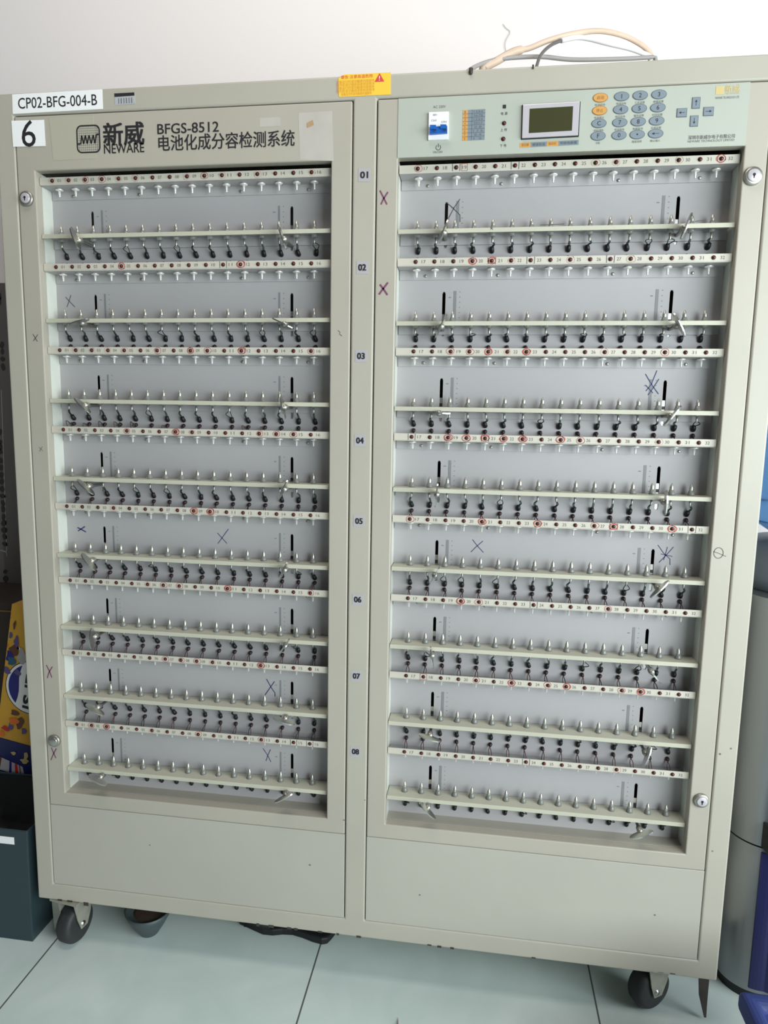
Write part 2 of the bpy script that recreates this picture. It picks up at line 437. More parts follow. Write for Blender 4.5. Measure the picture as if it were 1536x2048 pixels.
BOLT = {-1: (-0.5379, -0.4118, -0.2244, -0.1040), 1: (0.1005, 0.2216, 0.4074, 0.5317)}
depth = lambda p: (Vector(p) - CAM).dot(FW)
leds, contacts, probes, pleads, cleads = [], [], [], [], []
STR, SHF = {}, {}
for sd in (-1, 1):
    x0, x1 = (-.5786, -.0572) if sd < 0 else (.0562, .5782)
    for i in range(8):
        zt = STRIP[i]; s = MB(); yl = .010; t = .0014; hb = .0126
        prof = [(yl, zt), (yl, zt-hb+.002), (yl+.0012, zt-hb), (.0442, zt-hb), (.0442, zt-.0278), (.0456, zt-.0278), (.0456, zt-hb+t), (yl+t, zt-hb+t), (yl+t, zt)]
        n = len(prof)
        V_ = [(x0, a, b_) for a, b_ in prof] + [(x1, a, b_) for a, b_ in prof]; Q_ = lambda k: (k, k+n, (k+1) % n + n, (k+1) % n)
        s.add(V_, [tuple(range(n)), tuple(range(2*n-1, n-1, -1)), Q_(0), Q_(1), Q_(7), Q_(8)], 'strip_paint')
        s.add(V_, [Q_(k) for k in range(2, 7)], 'interior_and_shade_paint')  # underside and flange greyer than the lip: their shade put into the colour
        yp = yl - .0003; zc = zt - .0058
        for k in range(16):
            num = k + 1 + (16 if sd > 0 else 0); lx = LEDX[sd] + PITCH*k
            s.text('%02d' % num, lx+.0132, zc, .0066, .0050, yp, 'ink_soft')
            kind = RING.get((sd, i), {}).get(num)
            if kind is not None:
                mt = ('pen_brown', 'pen_faint', 'pen_red', 'pen_red')[kind]; wd = (.0006, .0006, .0007, .0010)[kind]
                for rep in range(2 if kind == 3 else 1):
                    a0 = random.random()*6; rx, rz = random.uniform(.0055, .0072), random.uniform(.0047, .0058)
                    cx, cz = lx + random.uniform(-.001, .0012), zc + random.uniform(-.0004, .0006)
                    s.stroke([(cx + rx*(1+.06*math.sin(3*q))*math.cos(a0+q), cz + rz*math.sin(a0+q)) for q in [j*PI/10 for j in range(22)]], wd, yp-.0002*rep, mt)
            if num in TICK.get((sd, i), []):
                for e in (-1, 1): s.stroke([(lx+e*.0062, zc+.0055), (lx+e*.0058, zc-.0055)], .0008, yp, 'pen_dark')
        if (sd, i) == (1, 0): s.stroke([(LEDX[1]+2*PITCH+q*.0045+.0132, zc+r*.0055) for q, r in ((-1,1),(1,1),(1,-1),(-1,-1),(-1,1))], .0007, yp, 'pen_red')
        if (sd, i) == (1, 6): s.stroke([(LEDX[1]+1*PITCH+q*.006, zc+r*.0055) for q, r in ((-1,1),(1,1),(1,-1),(-1,-1),(-1,1))], .0009, yp, 'pen_red')
        for bx in BOLT[sd]: s.lathe((bx, .0442, zt-.0215), [(.0026, 0), (.0026, -.0012), (.0016, -.0018)], 'galvanised', 'y', 10)
        STR[(sd, i)] = s.build('contact_strip', root)
        # probe shelf
        zs_ = SHELF[sd][i]; q = MB(); yf = .009
        prof = [(yf, zs_-.0006), (yf, zs_-.0070), (yf+.0016, zs_-.0070), (yf+.0016, zs_-.0016), (.0430, zs_-.0016), (.0430, zs_-.0176), (.0444, zs_-.0176), (.0444, zs_), (yf+.0006, zs_)]
        n = len(prof)
        q.add([(x0, a, b_) for a, b_ in prof] + [(x1, a, b_) for a, b_ in prof],
              [tuple(range(n)), tuple(range(2*n-1, n-1, -1))] + [(k, k+n, (k+1) % n + n, (k+1) % n) for k in range(n) if k not in (3, 4, 5, 6)], 'shelf_paint')
        q.add(q.v[:2*n], [(k, k+n, (k+1) % n + n, (k+1) % n) for k in (3, 4, 5, 6)], 'interior_and_shade_paint')  # shelf underside and back flange: shade painted in with the greyer colour
        if (sd, i) == (1, 0):
            q.stroke([at(981,455,yf), at(986,459,yf)], .0008, yf-.0003, 'pen_dark'); q.stroke([at(986,454,yf), at(981,459,yf)], .0008, yf-.0003, 'pen_dark')
            q.stroke([at(1080,450,yf), at(1128,448,yf)], .0010, yf-.0003, 'pen_dark'); q.stroke([at(1390,443,yf), at(1412,440,yf)], .0012, yf-.0003, 'pen_dark')
        SHF[(sd, i)] = q.build('probe_shelf', root)
        for k in range(16):
            lx = LEDX[sd] + PITCH*k
            leds.append(((lx, .010, zc), STR[(sd, i)]))
            contacts.append(((lx, .030, zt-.0126), STR[(sd, i)]))
            probes.append(((lx, .030, zs_), SHF[(sd, i)]))
            pleads.append(((lx, .046, zt-.125), SHF[(sd, i)], zs_))
            if i: cleads.append(((lx, .046, zt+.0048), STR[(sd, i)], zt))

def led_mb(m, p):
    m.lathe(p, [(.0034, 0), (.0034, -.0006), (.0028, -.0008)], 'led_ring', 'y', 14)
    m.lathe(p, [(.0025, -.0006), (.0024, -.0016), (.0017, -.0026), (.0006, -.0030)], 'led_red', 'y', 12)
def contact_mb(m, p):
    m.lathe(p, [(.0012, -.0140), (.0015, -.0134), (.0016, -.0100), (.0020, -.0096), (.0021, -.0042), (.0058, -.0036), (.0067, -.0026), (.0067, -.0014), (.0040, -.0010), (.0040, 0.)], 'contact_steel', 'z', 14)
def probe_mb(m, p):
    m.lathe(p, [(.0060, 0.), (.0058, .0026), (.0046, .0050), (.0036, .0086)], 'clear_plastic', 'z', 14)
    m.lathe(p, [(.0030, .0001), (.0034, .0080), (.0034, .0128), (.0028, .0146), (.0012, .0184), (.0004, .0195)], 'probe_steel', 'z', 12)
    m.lathe(p, [(.0030, -.0088), (.0050, -.0082), (.0056, -.0016)], 'clear_plastic', 'z', 12)
    m.lathe(p, [(.0012, -.0185), (.0017, -.0180), (.0019, -.0082)], 'probe_steel', 'z', 10)
def plead_mb(m, p, zs_, seed):
    r = random.Random(seed); x, y, z = p; end = Vector((x, .030, zs_-.0178))
    jx = r.uniform(-.0022, .0022)
    tip = Vector((x+jx, .0405, z+.0042))
    m.tube([(x, .0468, z-.0030), (x, .0445, z-.0028), (x+jx*.4, .0420, z-.0002), tip], [.0036, .0040, .0038, .0030], 'black_sleeve', 8)
    loop = r.random() < .16; bow = r.uniform(-.004, .004); wm = 'green_wire' if r.random() < .6 else 'dark_wire'
    for e in (-1, 1):
        mid = (tip + end)/2 + Vector((bow + e*(.0010 if not loop else .0050), -.0015 + (-.004 if loop else 0), 0))
        m.tube(spline([tip + Vector((e*.001, 0, -.001)), mid, end + Vector((e*.0007, 0, .001))], 5), .00085, wm, 5)
def clead_mb(m, p, zt, seed):
    r = random.Random(seed); x, y, z = p; jx = r.uniform(-.0015, .0015)
    tip = Vector((x+jx*1.5, .0408, z-.0024))
    m.tube([(x, .0468, z+.0008), (x, .0445, z+.0007), (x+jx*.5, .0425, z-.0006), tip], [.0028, .0034, .0033, .0022], 'red_sleeve', 8)
    for e in (-1, 1):
        end = Vector((x + e*.0022, .0310, zt-.0112))
        mid = (tip+end)/2 + Vector((e*.0008 + r.uniform(-.001, .001), -.0005, .001))
        if x < 0 and abs(zt-STRIP[3]) < 1e-6 and seed % 16 in (0, 1, 2, 3, 4, 6, 11, 12):      # the tangled slack of the fourth strip
            mid = Vector((x + e*.006 + r.uniform(-.003, .003), .030, zt + r.uniform(.004, .011)))
        m.tube(spline([tip, mid, end], 4), .0008, 'red_wire' if r.random() < .7 else 'dark_wire', 5)

def spread(items, name, fn, shared):
    order = sorted(range(len(items)), key=lambda k: depth(items[k][0]))
    near = set(order[:100]); me = None; rest = MB()
    for k, it in enumerate(items):
        if k not in near:
            fn(rest, it[0], *it[2:], *([] if shared else [k])); continue
        if shared:
            if me is None:
                b_ = MB(); fn(b_, (0, 0, 0)); o = b_.build(name, it[1], loc=it[0]); me = o.data
            else: put(name, me, it[1], loc=it[0])
        else:
            b_ = MB(); fn(b_, it[0], *it[2:], k); b_.build(name, it[1])
    o = rest.build(name, root); o['kind'] = 'stuff'
spread(leds, 'indicator_light', led_mb, True)
spread(contacts, 'contact_pin', contact_mb, True)
spread(probes, 'spring_probe', probe_mb, True)
spread(pleads, 'probe_lead', plead_mb, False)
spread(cleads, 'contact_lead', clead_mb, False)

# wing screws: stem through each slot, oval wing in front of the shelf edge, each turned its own way
WING = {-1: [((143,458),(158,497)), ((153,649),(182,640)), ((152,797),(178,823)), ((160,961),(187,986)), ((170,1109),(190,1134)), ((185,1260),(185,1292)), ((177,1410),(205,1427)), ((188,1552),(212,1566)),
             ((560,456),(574,496)), ((554,640),(583,654)), ((565,794),(571,830)), ((577,966),(564,992)), ((578,1128),(567,1152)), ((580,1284),(568,1302)), ((560,1436),(584,1444)), ((556,1600),(580,1588))],
        1: [((893,438),(877,478)), ((889,637),(875,666)), ((862,826),(898,827)), ((875,963),(870,1002)), ((874,1138),(858,1168)), ((860,1297),(864,1332)), ((846,1470),(878,1480)), ((845,1608),(870,1633)),
            ((1382,424),(1363,470)), ((1355,617),(1374,654)), ((1358,811),(1334,840)), ((1330,985),(1328,1023)), ((1334,1164),(1304,1192)), ((1297,1332),(1321,1363)), ((1303,1498),(1289,1532)), ((1307,1662),(1266,1674))]}
for sd in (-1, 1):
    for c_ in range(2):
        for i in range(8):
            (ax, ay), (bx, by) = WING[sd][c_*8+i]; zc = SHELF[sd][i] - .0120
            A = at(ax, ay, -.008); B = at(bx, by, -.008)
            ang = math.atan2(A[1]-B[1], A[0]-B[0]); x = SLOT[sd][c_]
            cz = min(zc+.003, max(zc-.006, (A[1]+B[1])/2))
            g_ = MB(); g_.lathe((0, 0, 0), [(.0027, .0486), (.0027, .012), (.0046, .011), (.0054, .004), (.0040, -.004)][::-1], 'galvanised', 'y', 12)
            n = 20; u = Vector((math.cos(ang), 0, math.sin(ang))); v_ = Vector((0, 1, 0)); w_ = u.cross(v_)
            vs = []
            for e in (-1, 1):
                for k in range(n):
                    a = 2*PI*k/n; vs.append(u*(.0205*math.cos(a)) + v_*(.0085*math.sin(a) - .010) + w_*(e*.0011))
            g_.add(vs, [tuple(range(n)), tuple(range(2*n-1, n-1, -1))] + [(k, k+n, (k+1) % n + n, (k+1) % n) for k in range(n)], 'steel')
            g_.build('wing_screw', SHF[(sd, i)], loc=(x, 0, cz))

# ---- locks on the doors
for sd, px, py, rr in ((-1, 54.5, 398, .0128), (-1, 110, 1481, .0122), (1, 1505, 353, .0135), (1, 1402, 1600, .0125)):
    x, z = at(px, py, 0); L = MB()
    L.lathe((0, 0, 0), [(rr, 0), (rr, -.0030), (rr*.90, -.0048), (rr*.70, -.0052)], 'galvanised', 'y', 28)
    L.lathe((0, 0, 0), [(rr*.68, -.0050), (rr*.66, -.0066), (rr*.60, -.0070)], 'steel' if py == 1481 else 'bezel', 'y', 24)
    if (px, py) != (110, 1481):
        L.disc(0, .0008, .0022, .0022, -.0073, 'ink_black', 12); L.rect(-.0009, .0009, -.0046, 0, -.0073, 'ink_black')
    L.build('lock', doors[sd], loc=(x, 0, z))

# ---- pen marks on the door faces
pm = {-1: MB(), 1: MB()}
yd = -.0004
for sd, segs, wd, m in ((1, [[(760,381),(768,397),(774,409)], [(776,384),(767,398),(762,409)]], .0024, 'pen_purple'),
                        (1, [[(760,569),(767,578),(775,590)], [(776,565),(766,578),(758,589)]], .0030, 'pen_purple'),
                        (-1, [[(66,668),(75,683)], [(76,669),(67,682)]], .0011, 'pen_dark'),
                        (-1, [[(78,894),(86,902)], [(85,893),(79,903)]], .0008, 'ink_soft'),
                        (-1, [[(93,1330),(99,1342),(104,1355)], [(105,1333),(98,1345),(95,1356)]], .0020, 'pen_purple'),
                        (-1, [[(103,1495),(108,1507),(112,1516)], [(113,1497),(107,1508),(102,1520)]], .0020, 'pen_purple'),
                        (-1, [[(676,661),(680,664),(679,668),(684,672)]], .0008, 'pen_dark'),
                        (1, [[(1426,1103),(1436,1106),(1452,1113)]], .0008, 'pen_dark')):
    for sg in segs: pm[sd].stroke([at(a, b_, 0) for a, b_ in sg], wd, yd, m)
cx, cz = at(1437, 1106, 0)
pm[1].stroke([(cx+.0072*math.cos(k*PI/10), cz+.0088*math.sin(k*PI/10)) for k in range(20)], .0009, yd, 'pen_dark', True)
for sd in pm: pm[sd].build('pen_marks', doors[sd])

# ---- row number stickers on the middle post
for k, (px, py) in enumerate(((728.5,350), (724.5,535), (722,712), (720,881), (718,1042), (715.5,1199), (713,1352), (711,1503))):
    x, z = at(px, py, 0); s = MB()
    s.box(x-.0098, x+.0098, -.0004, 0, z-.0102, z+.0102, 'label_lilac'); s.text('%02d' % (k+1), x, z, .0135, .0105, -.0007, 'ink_black', .06)
    s.build('row_label', root)

# ---- tags and stickers at the top left
def sticker(name, pix, m, y=-.0005, parent=root, th=.0005):
    s = MB(); P = [at(a, b_, 0) for a, b_ in pix]      # given clockwise from top-left in the photo
    s.prism([P[3], P[2], P[1], P[0]], y, y+th, m); return s
s = sticker('asset_tag', [(24.5,189), (204.5,178.8), (205.8,218), (26,228)], 'paper_white')
x, z = at(115, 203.5, 0); a = at(36.5, 207, 0)[0]; b_ = at(194.3, 200, 0)[0]
s.text('CP02-BFG-004-B', x, z, b_-a, .0175, -.0008, 'ink_black', .005); o = s.build('asset_tag', root); o['label'] = 'white tag reading CP02-BFG-004-B'
s = sticker('number_tag', [(23.5,242), (88.5,240), (91.5,292.5), (27,294)], 'paper_white', -.0010)
x, z = at(58, 267.5, 0); s.text('6', x, z, .0262, .0435, -.0013, 'ink_black'); o = s.build('number_tag', doors[-1]); o['label'] = 'white card with a large 6'
s = sticker('tape_patch', [(98,235), (186.5,231.5), (193,317), (107,321)], 'tape_patch', -.0003, th=.0003); s.build('tape_patch', doors[-1])
s = sticker('barcode_label', [(229,187), (269,184.5), (270.5,207.5), (230.5,210.5)], 'label_silver')
P = [at(a, b_, 0) for a, b_ in ((229.5,194.3), (269.5,191.5), (269,185), (229,187.3))]; s.flat(P, -.0007, 'ink_black')
for k in range(6):
    x, z = at(238+k*5.2, 201.5-k*.35, 0); s.rect(x-.0009-.0004*(k % 2), x+.0007, z-.005, z+.0035, -.0007, 'ink_grey')
s.build('barcode_label', root)
s = MB(); pix = [(677,157), (688,149.5), (781.7,145), (781.7,189.2), (677.8,194.2)]; P = [at(a, b_, 0) for a, b_ in pix][::-1]
s.prism(P, -.0006, -.0001, 'label_yellow')
x, z = at(759.2, 155.5, 0); s.flat([(x-.0078, z-.0062), (x+.0078, z-.0062), (x, z+.0066)], -.0009, 'label_red'); s.text('!', x, z-.0012, None, .007, -.0011, 'paper_white')
x, z = at(714, 153.5, 0); s.text('警告 注意高温危险', x, z, .052, .0052, -.0009, 'label_red')
for r in range(5):
    x, z = at(711+(2 if r == 4 else 0), 163+r*6.2, 0)
    s.text('操作前请仔细阅读使用说明书' if r % 2 else '设备运行时请勿触摸内部部件', x, z, .062 - .012*(r == 4), .0046, -.0009, 'label_orange')
o = s.build('warning_label', root); o['label'] = 'yellow warning label with red triangle'

# ---- maker's lettering on the left door
s = MB(); y = -.0005
x0, zt = at(153.5, 251.5, 0); x1, zb = at(200.5, 305, 0)
x0 -= .0; cxl, czl = (x0+x1)/2, (zt+zb)/2; hw, hh = (x1-x0)/2, (zt-zb)/2 - .0008
def rr_path(hw, hh, r, n=5):
    out = []
    for qx, qz, a0 in ((1,1,0), (-1,1,PI/2), (-1,-1,PI), (1,-1,1.5*PI)):
        for k in range(n+1):
            a = a0 + k*PI/2/n; out.append((cxl + qx*(hw-r) + r*math.cos(a), czl + qz*(hh-r) + r*math.sin(a)))
    return out
s.stroke(rr_path(hw, hh, .008), .0024, y, 'ink_black', True)
for k in range(10): xx = cxl - hw*.8 + k*hw*1.6/9; s.stroke([(xx, czl-hh*.93), (xx, czl+hh*.93)], .0005, y+.0001, 'ink_soft')
for k in range(10): zz = czl - hh*.8 + k*hh*1.6/9; s.stroke([(cxl-hw*.93, zz), (cxl+hw*.93, zz)], .0005, y+.0001, 'ink_soft')
wave = [(-1.0,-.35), (-.68,-.35), (-.58,.28), (-.42,-.35), (-.25,.28), (-.10,-.35), (.08,.28), (.25,-.35), (.45,.28), (.58,-.35), (.74,.32), (1.0,.32)]
for a, b_ in zip(wave[:-1], wave[1:]): s.stroke([(cxl+a[0]*hw, czl+a[1]*hh), (cxl+b_[0]*hw, czl+b_[1]*hh)], .0022, y-.0002, 'ink_black')
s.build('logo_emblem', doors[-1]); s = MB()
x, z = at(247.5, 268, 0); s.text('新威', x, z, at(289,266,0)[0]-at(206.5,270,0)[0], .0375, y, 'ink_black', .028)
x, z = at(248.3, 296.7, 0); s.text('NEWARE', x, z, at(289,295,0)[0]-at(208.5,298,0)[0], .0152, y, 'ink_black', .012)
s.build('maker_lettering', doors[-1]); s = MB()
x, z = at(376, 256, 0); s.text('BFGS-8512', x, z, at(437.5,254,0)[0]-at(314.5,258,0)[0], .0162, y, 'ink_black', .016)
x, z = at(451.3, 281.5, 0); s.text('电池化成分容检测系统', x, z, at(588,276,0)[0]-at(315.5,287,0)[0], .0255, y, 'ink_black', .012)
s.build('model_lettering', doors[-1])

for nm, pix, m in (('tape_residue', [(597,226), (664,222), (667,322), (600,320)], 'residue'), ('tape_residue', [(519,236), (560,234), (561,252), (520,254)], 'residue'),
                   ('stain', [(614,246), (626,240), (628,250), (614,256)], 'stain')):
    yy = -.0005 if nm == 'stain' else -.0002
    s = sticker(nm, pix, m, yy, th=.0002); s.build(nm, doors[-1])

# ---- control panel on the right door
cp = MB(); x0, x1 = .0540, .5805; zt, zb = Z(-.0385), Z(-.1272)
cp.box(x0, x1, -.0010, 0, zb, zt, 'panel_film')
YP = -.0010; ytx = YP-.0003
def T(mb, body, px, py, wpx, hpx, m, y=ytx, bold=0.0):
    x, z = at(px, py, YP); k = 1.0
    w_ = (at(px+wpx/2, py, YP)[0] - at(px-wpx/2, py, YP)[0]) if wpx else None
    h_ = (at(px, py-hpx/2, YP)[1] - at(px, py+hpx/2, YP)[1]) if hpx else None
    mb.text(body, x, z, w_, h_, y, m, bold)
T(cp, 'AC 220V', 879, 213.6, 25, 5.2, 'ink_soft')
T(cp, '10A/250V', 876, 304.2, 19, 4.4, 'ink_soft')
x, z = at(876.7, 295, YP); cp.stroke([(x+.0038*math.sin(a), z+.0038*math.cos(a)) for a in [.6+k*(2*PI-1.2)/16 for k in range(17)]], .0008, ytx, 'ink_black'); cp.rect(x-.0004, x+.0004, z+.0002, z+.0058, ytx, 'ink_black')
def quadpx(mb, pix, m, y): mb.flat([at(a, b_, YP) for a, b_ in pix][::-1], y, m)
quadpx(cp, [(925.8,220.6), (936,220), (935,281), (924.5,281.8)], 'key_yellow', ytx); quadpx(cp, [(936,220), (970.8,218), (969,279.6), (935,281)], 'key_grey', ytx)
for k in range(1, 8): f_ = k/8; cp.stroke([at(925.8-1.3*f_, 220.6+61.2*f_, YP), at(970.8-1.8*f_, 218+61.6*f_, YP)], .0005, ytx-.0002, 'key_edge')
cp.stroke([at(944.5,219.5,YP), at(943,280.6,YP)], .0005, ytx-.0002, 'key_edge')
for k in range(8):
    f_ = (k+.5)/8; T(cp, '%d' % (k+1), 930.6-1.2*f_, 220.4+61.2*f_, 2, 4.4, 'key_yellow_edge', ytx-.0003)
    T(cp, ('1234', '5678', '1234', '2017', '0 8', '1 7 5', '0 4', '1 2')[k], 957-1.6*f_, 219.2+61.4*f_, (18, 18, 18, 18, 14, 18, 14, 16)[k], 4.2, 'ink_soft', ytx-.0003)
for t_, px, py in (('电 源', 1008.5, 227.2), ('上 传', 1007.6, 259.8), ('下 传', 1006.4, 291.4)): T(cp, t_, px, py, 13, 6.2, 'ink_black')
quadpx(cp, [(1039.8,286), (1061.5,285), (1061,294.5), (1039.2,295.4)], 'key_yellow', ytx); quadpx(cp, [(1061.5,285), (1094,283.2), (1093.4,292.8), (1061,294.5)], 'key_grey', ytx)
quadpx(cp, [(1094,283.2), (1117,282.2), (1116,291.8), (1093.4,292.8)], 'key_yellow', ytx); quadpx(cp, [(1117,282.2), (1157.5,280), (1157,289.4), (1116,291.8)], 'key_grey', ytx)
T(cp, '显示屏', 1050.3, 290.2, 15, 5.6, 'key_yellow_edge', ytx-.0003); T(cp, '通道状态', 1077.4, 289, 26, 5.6, 'key_edge', ytx-.0003)
T(cp, '指示灯', 1105.2, 287.5, 16, 5.6, 'key_yellow_edge', ytx-.0003); T(cp, '充放电静置', 1137, 285.8, 34, 5.6, 'key_edge', ytx-.0003)
x, z = at(1447, 179, YP)
quadpx(cp, [(1432,173), (1448.5,172), (1447.5,188.5), (1431,189.5)], 'logo_yellow', ytx)
T(cp, '新威', 1465, 176.5, 29, 14, 'logo_yellow', bold=.02); T(cp, 'NEWARE', 1465, 186.3, 28, 3.6, 'logo_yellow'); T(cp, 'NEWARE TECHNOLOGY LTD', 1454.5, 195, 47, 4.6, 'ink_grey')
T(cp, '深圳市新威尔电子有限公司', 1422.8, 273.6, 93, 8.4, 'ink_soft', bold=.012); T(cp, 'NEWARE TECHNOLOGY LIMITED', 1421.8, 281.4, 93, 4.6, 'ink_soft')
cpo = cp.build('control_panel', doors[1])
# the door is the part; the panel's pieces hang on the door beside it
def piece(name): return (MB(), name)
b_ = MB(); P = [at(a, c_, YP) for a, c_ in ((858.3,226.6), (897.8,225.2), (897.3,280.6), (857,281.8))][::-1]
b_.prism(P, YP-.0040, YP, 'white_plastic')
P = [at(a, c_, YP) for a, c_ in ((860.5,258.5), (895,256.2), (895,270), (860,272.5))][::-1]; b_.prism(P, YP-.0090, YP-.004, 'blue_toggle')
for px in (867, 887.5):
    P = [at(px+a, 256.2+c_-(px-867)*.05, YP) for a, c_ in ((-6,0), (6,0), (6,8), (-6,8))][::-1]; b_.prism(P, YP-.0120, YP-.008, 'blue_toggle')
    x, z = at(px+4, 267-(px-867)*.05, YP); b_.rect(x-.0016, x+.0016, z-.0013, z+.0013, YP-.0123, 'ink_black')
for k, (t_, px, py) in enumerate((('C63', 868, 243), ('400V~', 871, 232), ('ON', 888, 246))): T(b_, t_, px, py, 10, 4, 'ink_grey', YP-.0043)
o = b_.build('circuit_breaker', doors[1], bevel=.0006); o['label'] = 'white circuit breaker with blue toggles'
d_ = MB()
P = [at(a, c_, YP) for a, c_ in ((1043.6,210.3), (1161.2,203.3), (1157.4,274.2), (1042,280))][::-1]; d_.prism(P, YP-.0012, YP, 'black_plastic')
P = [at(a, c_, YP) for a, c_ in ((1045.6,212.2), (1159,205.6), (1155,272.4), (1043.6,278.2))][::-1]; d_.prism(P, YP-.0046, YP-.0012, 'bezel')
P = [at(a, c_, YP) for a, c_ in ((1059,220.4), (1145.4,215.4), (1143,263.8), (1057.2,268.8))][::-1]; d_.flat(P, YP-.0049, 'lcd')
o = d_.build('display', doors[1], bevel=.0012); o['label'] = 'olive LCD in a pale frame'
for px, py, sq in ((1009, 213.4, 1), (1008.2, 246.6, 0), (1006.6, 278, 0)):
    x, z = at(px, py, YP); l = MB()
    if sq: l.box(x-.0024, x+.0024, YP-.0008, YP, z-.0026, z+.0026, 'ink_black')
    else: led_mb(l, (x, YP, z))
    l.build('status_light', doors[1])
COL = ([(263,262),(250,482),(238,700),(224,915)], [(625,240),(608,463),(593,685),(580,903)], [(942,222),(926,445),(908,670),(890,890)], [(1262,205),(1243,430),(1222,655),(1205,875)])
TXT = (('启动','停止','C','F'), ('1','4','7','0'), ('2','5','8','.'), ('3','6','9','←'))
SUB = (('电池启动','电池停止','返回/清除','功能'), ('恒流充电','恒压充电','恒流放电',''), ('工步设置','循环设置','数据查询','通道选择'), ('静置设置','时间设置','系统设置','确认/输入'))
for c_ in range(4):
    for r in range(4):
        px, py = 1170 + COL[c_][r][0]/8.533, 165 + COL[c_][r][1]/8.533
        x, z = at(px, py, YP); yel = c_ == 0 and r < 2; k = MB()
        rx, rz = .0113, .0068; n = 24
        k.prism([(x+rx*math.cos(2*PI*q/n), z+rz*math.sin(2*PI*q/n)) for q in range(n)], YP-.0006, YP, 'key_yellow_edge' if yel else 'key_edge')
        k.prism([(x+(rx-.0008)*math.cos(2*PI*q/n), z+(rz-.0008)*math.sin(2*PI*q/n)) for q in range(n)], YP-.0010, YP-.0005, 'key_yellow' if yel else 'key_grey')
        t_ = TXT[c_][r]
        if t_ == '.': k.disc(x, z, .0012, .0012, YP-.0012, 'ink_black', 10)
        elif t_ == '←': k.rect(x-.002, x+.005, z-.0003, z+.0003, YP-.0012, 'ink_black'); k.flat([(x-.006, z), (x-.002, z-.0018), (x-.002, z+.0018)], YP-.0012, 'ink_black')
        else: k.text(t_, x, z, .0105 if yel else None, .0052 if yel else .0062, YP-.0012, 'key_yellow_edge' if yel else 'ink_black')
        if SUB[c_][r]: k.text(SUB[c_][r], x, z-.0100, .0148 if len(SUB[c_][r]) > 2 else .0068, .0034, YP-.0004, 'ink_soft')
        k.build('key', doors[1])
for (px, py), (hx, hz), a in (((462,418), (.0059,.0080), PI/2), ((250,565), (.0074,.0063), PI), ((648,545), (.0074,.0063), 0), ((433,688), (.0059,.0078), -PI/2)):
    x, z = at(1330+px/7.4563, 150+py/7.4563, YP); k = MB()
    k.box(x-hx, x+hx, YP-.0006, YP, z-hz, z+hz, 'key_edge'); k.box(x-hx+.0007, x+hx-.0007, YP-.0010, YP-.0004, z-hz+.0007, z+hz-.0007, 'key_grey')
    rot = lambda p: (x + p[0]*math.cos(a) - p[1]*math.sin(a), z + p[0]*math.sin(a) + p[1]*math.cos(a))
    k.flat([rot(p) for p in ((.0012,-.0018), (.0044,0), (.0012,.0018))], YP-.0012, 'ink_black'); k.flat([rot(p) for p in ((-.0042,-.0003), (.0012,-.0003), (.0012,.0003), (-.0042,.0003))], YP-.0012, 'ink_black')
    k.build('arrow_key', doors[1])

# ---- casters and feet
def caster(x, y, yaw):
    e = empty('caster', (x, y, 0), (0, 0, yaw), root); R_ = .040
    f_ = MB(); top = ZB
    f_.box(-.032, .032, -.03, .05, top-.004, top-.0002, 'fork_zinc'); f_.lathe((0, .012, 0), [(.02, top-.013), (.022, top-.008), (.02, top-.004)], 'fork_zinc', 'z', 18)
    for sx in (-1, 1):
        P = [(-.026, top-.011), (.026, top-.011), (.020, .055), (.009, .030), (-.009, .030), (-.018, .055)]
        vs = [(sx*.0185, a+.004, c_) for a, c_ in P] + [(sx*.0205, a+.004, c_) for a, c_ in P]; n = 6
        f_.add(vs, [tuple(range(n)), tuple(range(2*n-1, n-1, -1))] + [(k, k+n, (k+1) % n+n, (k+1) % n) for k in range(n)], 'fork_zinc')
    f_.box(-.0205, .0205, -.02, .028, top-.013, top-.010, 'fork_zinc')
    f_.lathe((0, 0, R_), [(.0055, -.0225), (.0055, .0225)], 'steel', 'x', 12)
    f_.build('fork', e)
    w_ = MB(); w_.lathe((0, 0, R_), [(.016, -.0155), (.030, -.0165), (.036, -.0150), (.0395, -.010), (R_, -.004), (R_, .004), (.0395, .010), (.036, .0150), (.030, .0165), (.016, .0155)], 'tyre_rubber', 'x', 32)
    w_.build('wheel', e)
caster(-.590, .026, math.radians(-8)); caster(.550, .048, math.radians(-58))
caster(-.58, .44, math.radians(20)); caster(.55, .44, math.radians(-30))
s = MB(); P = [(.628, ZB), (.647, ZB), (.6475, .030), (.648, .006), (.6445, .006), (.633, .048)][::-1]; s.prism(P, .026, .030, 'rusty_dark'); s.build('stabiliser_leg', root)
s = MB(); P = [(-.642, ZB), (-.612, ZB), (-.640, .010), (-.652, .004), (-.646, .06)]; P = [(-.648, ZB), (-.612, ZB), (-.626, .05), (-.632, .004), (-.644, .004)][::-1]; s.prism(P, .036, .040, 'galvanised'); s.build('stabiliser_leg', root)

# ------------------------------------------------------------------ cables on top of the cabinet
def path(pts): return spline([atp(px, py, y) for px, py, y in pts], 8)
c = MB(); p = path([(962,138,.055), (990,124,.06), (1027,104,.07), (1060,96,.08), (1100,80,.09), (1150,67,.11), (1200,62,.13), (1245,71,.16), (1280,88,.19), (1300,106,.22), (1306,125,.24)])
p[0].z = H0 + .0075; n = len(p)
c.tube([Vector((p[0].x-.006, p[0].y, H0+.0068))] + p + [Vector((p[-1].x+.01, .27, H0+.006))], [.0062 if k < n*.27 else .0042 for k in range(n+2)], 'cable_beige', 10)
tag(c.build('cable'), 'beige cable arching in the highest loop over the cabinet top', 'cable', 'cables on the cabinet top')
c = MB(); p = path([(1073,140,.03), (1074,130,.04), (1083,108,.06), (1106,88,.08), (1140,77,.10), (1170,76,.12), (1220,88,.14), (1262,98,.17), (1300,112,.20)]); n = len(p)
p[0] = Vector((p[1].x-.001, .03, H0+.004))
